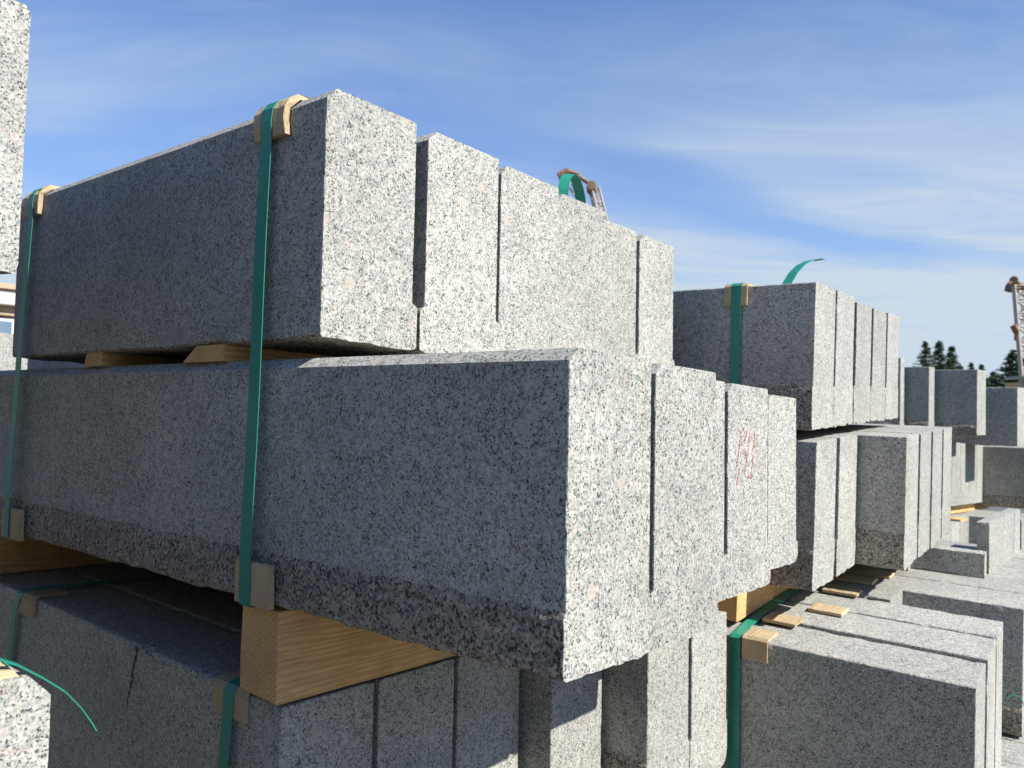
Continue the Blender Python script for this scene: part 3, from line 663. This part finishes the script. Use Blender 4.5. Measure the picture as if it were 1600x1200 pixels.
part('jib_cable', e1, M_STEEL, [(lq(929, 284), lq(960, 420), .012), (lq(890, 285), lq(930, 335), .015)])
part('cab', e1, M_YEL, (), [((.6, .3, -b1.z * .5), (1.8, 2.4, b1.z * 1.0), 0)])

# ------------------------------------------------------------------ conifers
def conifer(label, loc, H, R0, seed, group='conifers behind the yard', pine=False):
    rnd = random.Random(seed); e = empty('conifer_tree', loc, label, 'tree', group)
    bm = bmesh.new(); n = 8
    rings = []
    for k in range(9):
        a = k / 8; r = (.018 * H) * (1 - a) + .01
        rings.append([bm.verts.new((r * math.cos(2 * math.pi * i / n) + .05 * math.sin(a * 4), r * math.sin(2 * math.pi * i / n), H * a)) for i in range(n)])
    for p, q in zip(rings, rings[1:]):
        for i in range(n): bm.faces.new((p[i], p[(i + 1) % n], q[(i + 1) % n], q[i]))
    me = bpy.data.meshes.new('trunk'); bm.to_mesh(me); bm.free(); me.materials.append(M_BARK); o = bpy.data.objects.new('trunk', me); C.objects.link(o); o.parent = e
    V = []; Fc = []; mi = []
    z = H * (.35 if pine else .12); 
    while z < H * .99:
        a = (z / H - (.35 if pine else .12)) / (.65 if pine else .88)
        if pine: L0 = R0 * math.sin(min(1, a * .9 + .18) * math.pi) ** .8
        else: L0 = (R0 * (1 - a) ** .95 + .04) * rnd.uniform(.82, 1.1)
        nb = rnd.randint(7, 10)
        for b in range(nb):
            th = rnd.random() * 2 * math.pi; L = L0 * rnd.uniform(.6, 1.12); dr = rnd.uniform(-.32, .02) if not pine else rnd.uniform(-.05, .35)
            zz = z + rnd.uniform(-.1, .1)
            nc = max(3, int(L / .13))
            for s in range(nc):
                t = (s + .6) / nc; cx_ = math.cos(th) * L * t; cy_ = math.sin(th) * L * t; cz_ = zz + dr * L * t + .12 * L * t * t
                sz = (.13 + .13 * (1 - a)) * (1.1 - .4 * t)
                for q in range(5):
                    p = Vector((cx_, cy_, cz_)) + Vector((rnd.uniform(-1, 1), rnd.uniform(-1, 1), rnd.uniform(-.5, .35))) * sz * .8
                    d1_ = Vector((math.cos(th) + rnd.uniform(-.8, .8), math.sin(th) + rnd.uniform(-.8, .8), rnd.uniform(-.6, .5))).normalized() * sz
                    d2_ = Vector((rnd.uniform(-1, 1), rnd.uniform(-1, 1), rnd.uniform(-1, 1))).cross(d1_).normalized() * sz * .28
                    k0 = len(V); V += [p - d2_, p + d2_, p + d1_]; Fc.append((k0, k0 + 1, k0 + 2)); mi.append(1 if rnd.random() < .35 else 0)
        z += rnd.uniform(.17, .27) * (.55 + .45 * (1 - a)) * (H / 7.5)
    me = bpy.data.meshes.new('crown'); me.from_pydata([tuple(v) for v in V], [], Fc); me.materials.append(M_NEEDLE); me.materials.append(M_NEEDLE2); me.polygons.foreach_set('material_index', mi); me.update()
    o = bpy.data.objects.new('crown', me); C.objects.link(o); o.parent = e
    return e
def tree_at(label, u, vtop, D, R0, seed, pine=False):
    p = wp(u, vtop, D); H = p.z; conifer(label, (p.x, p.y, 0), H, R0, seed, pine=pine)
tree_at('leftmost of the three spruces above the far dark blocks', 1446, 534, 56, 2.5, 1)
tree_at('middle and tallest of the three spruces above the far dark blocks', 1467, 531, 56, 2.4, 2)
tree_at('rightmost of the three spruces above the far dark blocks', 1487, 540, 57, 2.4, 3)
tree_at('small spruce tip above the lit edge of the far dark block', 1517, 566, 66, 1.3, 4)
tree_at('tiny spruce tip at the corner of the far dark block', 1534, 569, 66, 1.2, 5)
tree_at('low dark spruce between the far block and the big pine', 1552, 581, 60, 2.6, 6)
tree_at('low dark spruce left of the big pine, the smaller one', 1541, 592, 52, 1.2, 7)
tree_at('big bushy pine beside the crane at the right edge', 1583, 548, 42, 3.2, 8, False)
tree_at('pine behind the crane at the right edge, partly cut by the frame', 1604, 552, 45, 3.2, 9, False)
for i, (u, v) in enumerate(((1430, 572), (1500, 570), (1600, 560), (1630, 545), (1660, 556))):
    tree_at(('low spruce between the top right pack and the three spruces', 'low spruce right of the three spruces', 'dense spruce behind the big pine', 'spruce just outside the right edge', 'spruce further outside the right edge')[i], u, v, 62, 1.9, 20 + i)
tree_at('distant tree at the left edge behind the building', -14, 452, 40, 3.0, 30)

# ------------------------------------------------------------------ building far left
e = empty('building', (-14.2, 20.0, 0), 'low pale building with a tan roof edge, glimpsed at the left edge behind the packs', 'building')
FB = Frame((-14.2, 20.0, 0), (.62, .78, 0), (-.78, .62, 0), (0, 0, 1))
# long wall runs along x of FB, ending just right of the frame edge gap
box('wall', FB, -9, 0, 0, 11.0, 6, 3.85, M_WALL, parent=e)
box('roof', FB, -9.3, -.5, 4.502, 11.6, 7.0, .14, M_ROOF, parent=e)
box('fascia', FB, -9.2, -.40, 4.102, 11.4, 6.8, .398, M_WALL, parent=e)
box('cornice', FB, -9.05, -.15, 3.852, 11.1, 6.3, .248, M_ROOF, parent=e)
for k in range(7):
    wdw = box('window', FB, -8.3 + k * 1.5, -.045, 2.35, 1.2, .043, 1.45, M_FRAME, parent=e)
    box('pane', FB, -8.22 + k * 1.5, -.058, 2.43, 1.04, .012, 1.29, M_GLASS, parent=wdw)
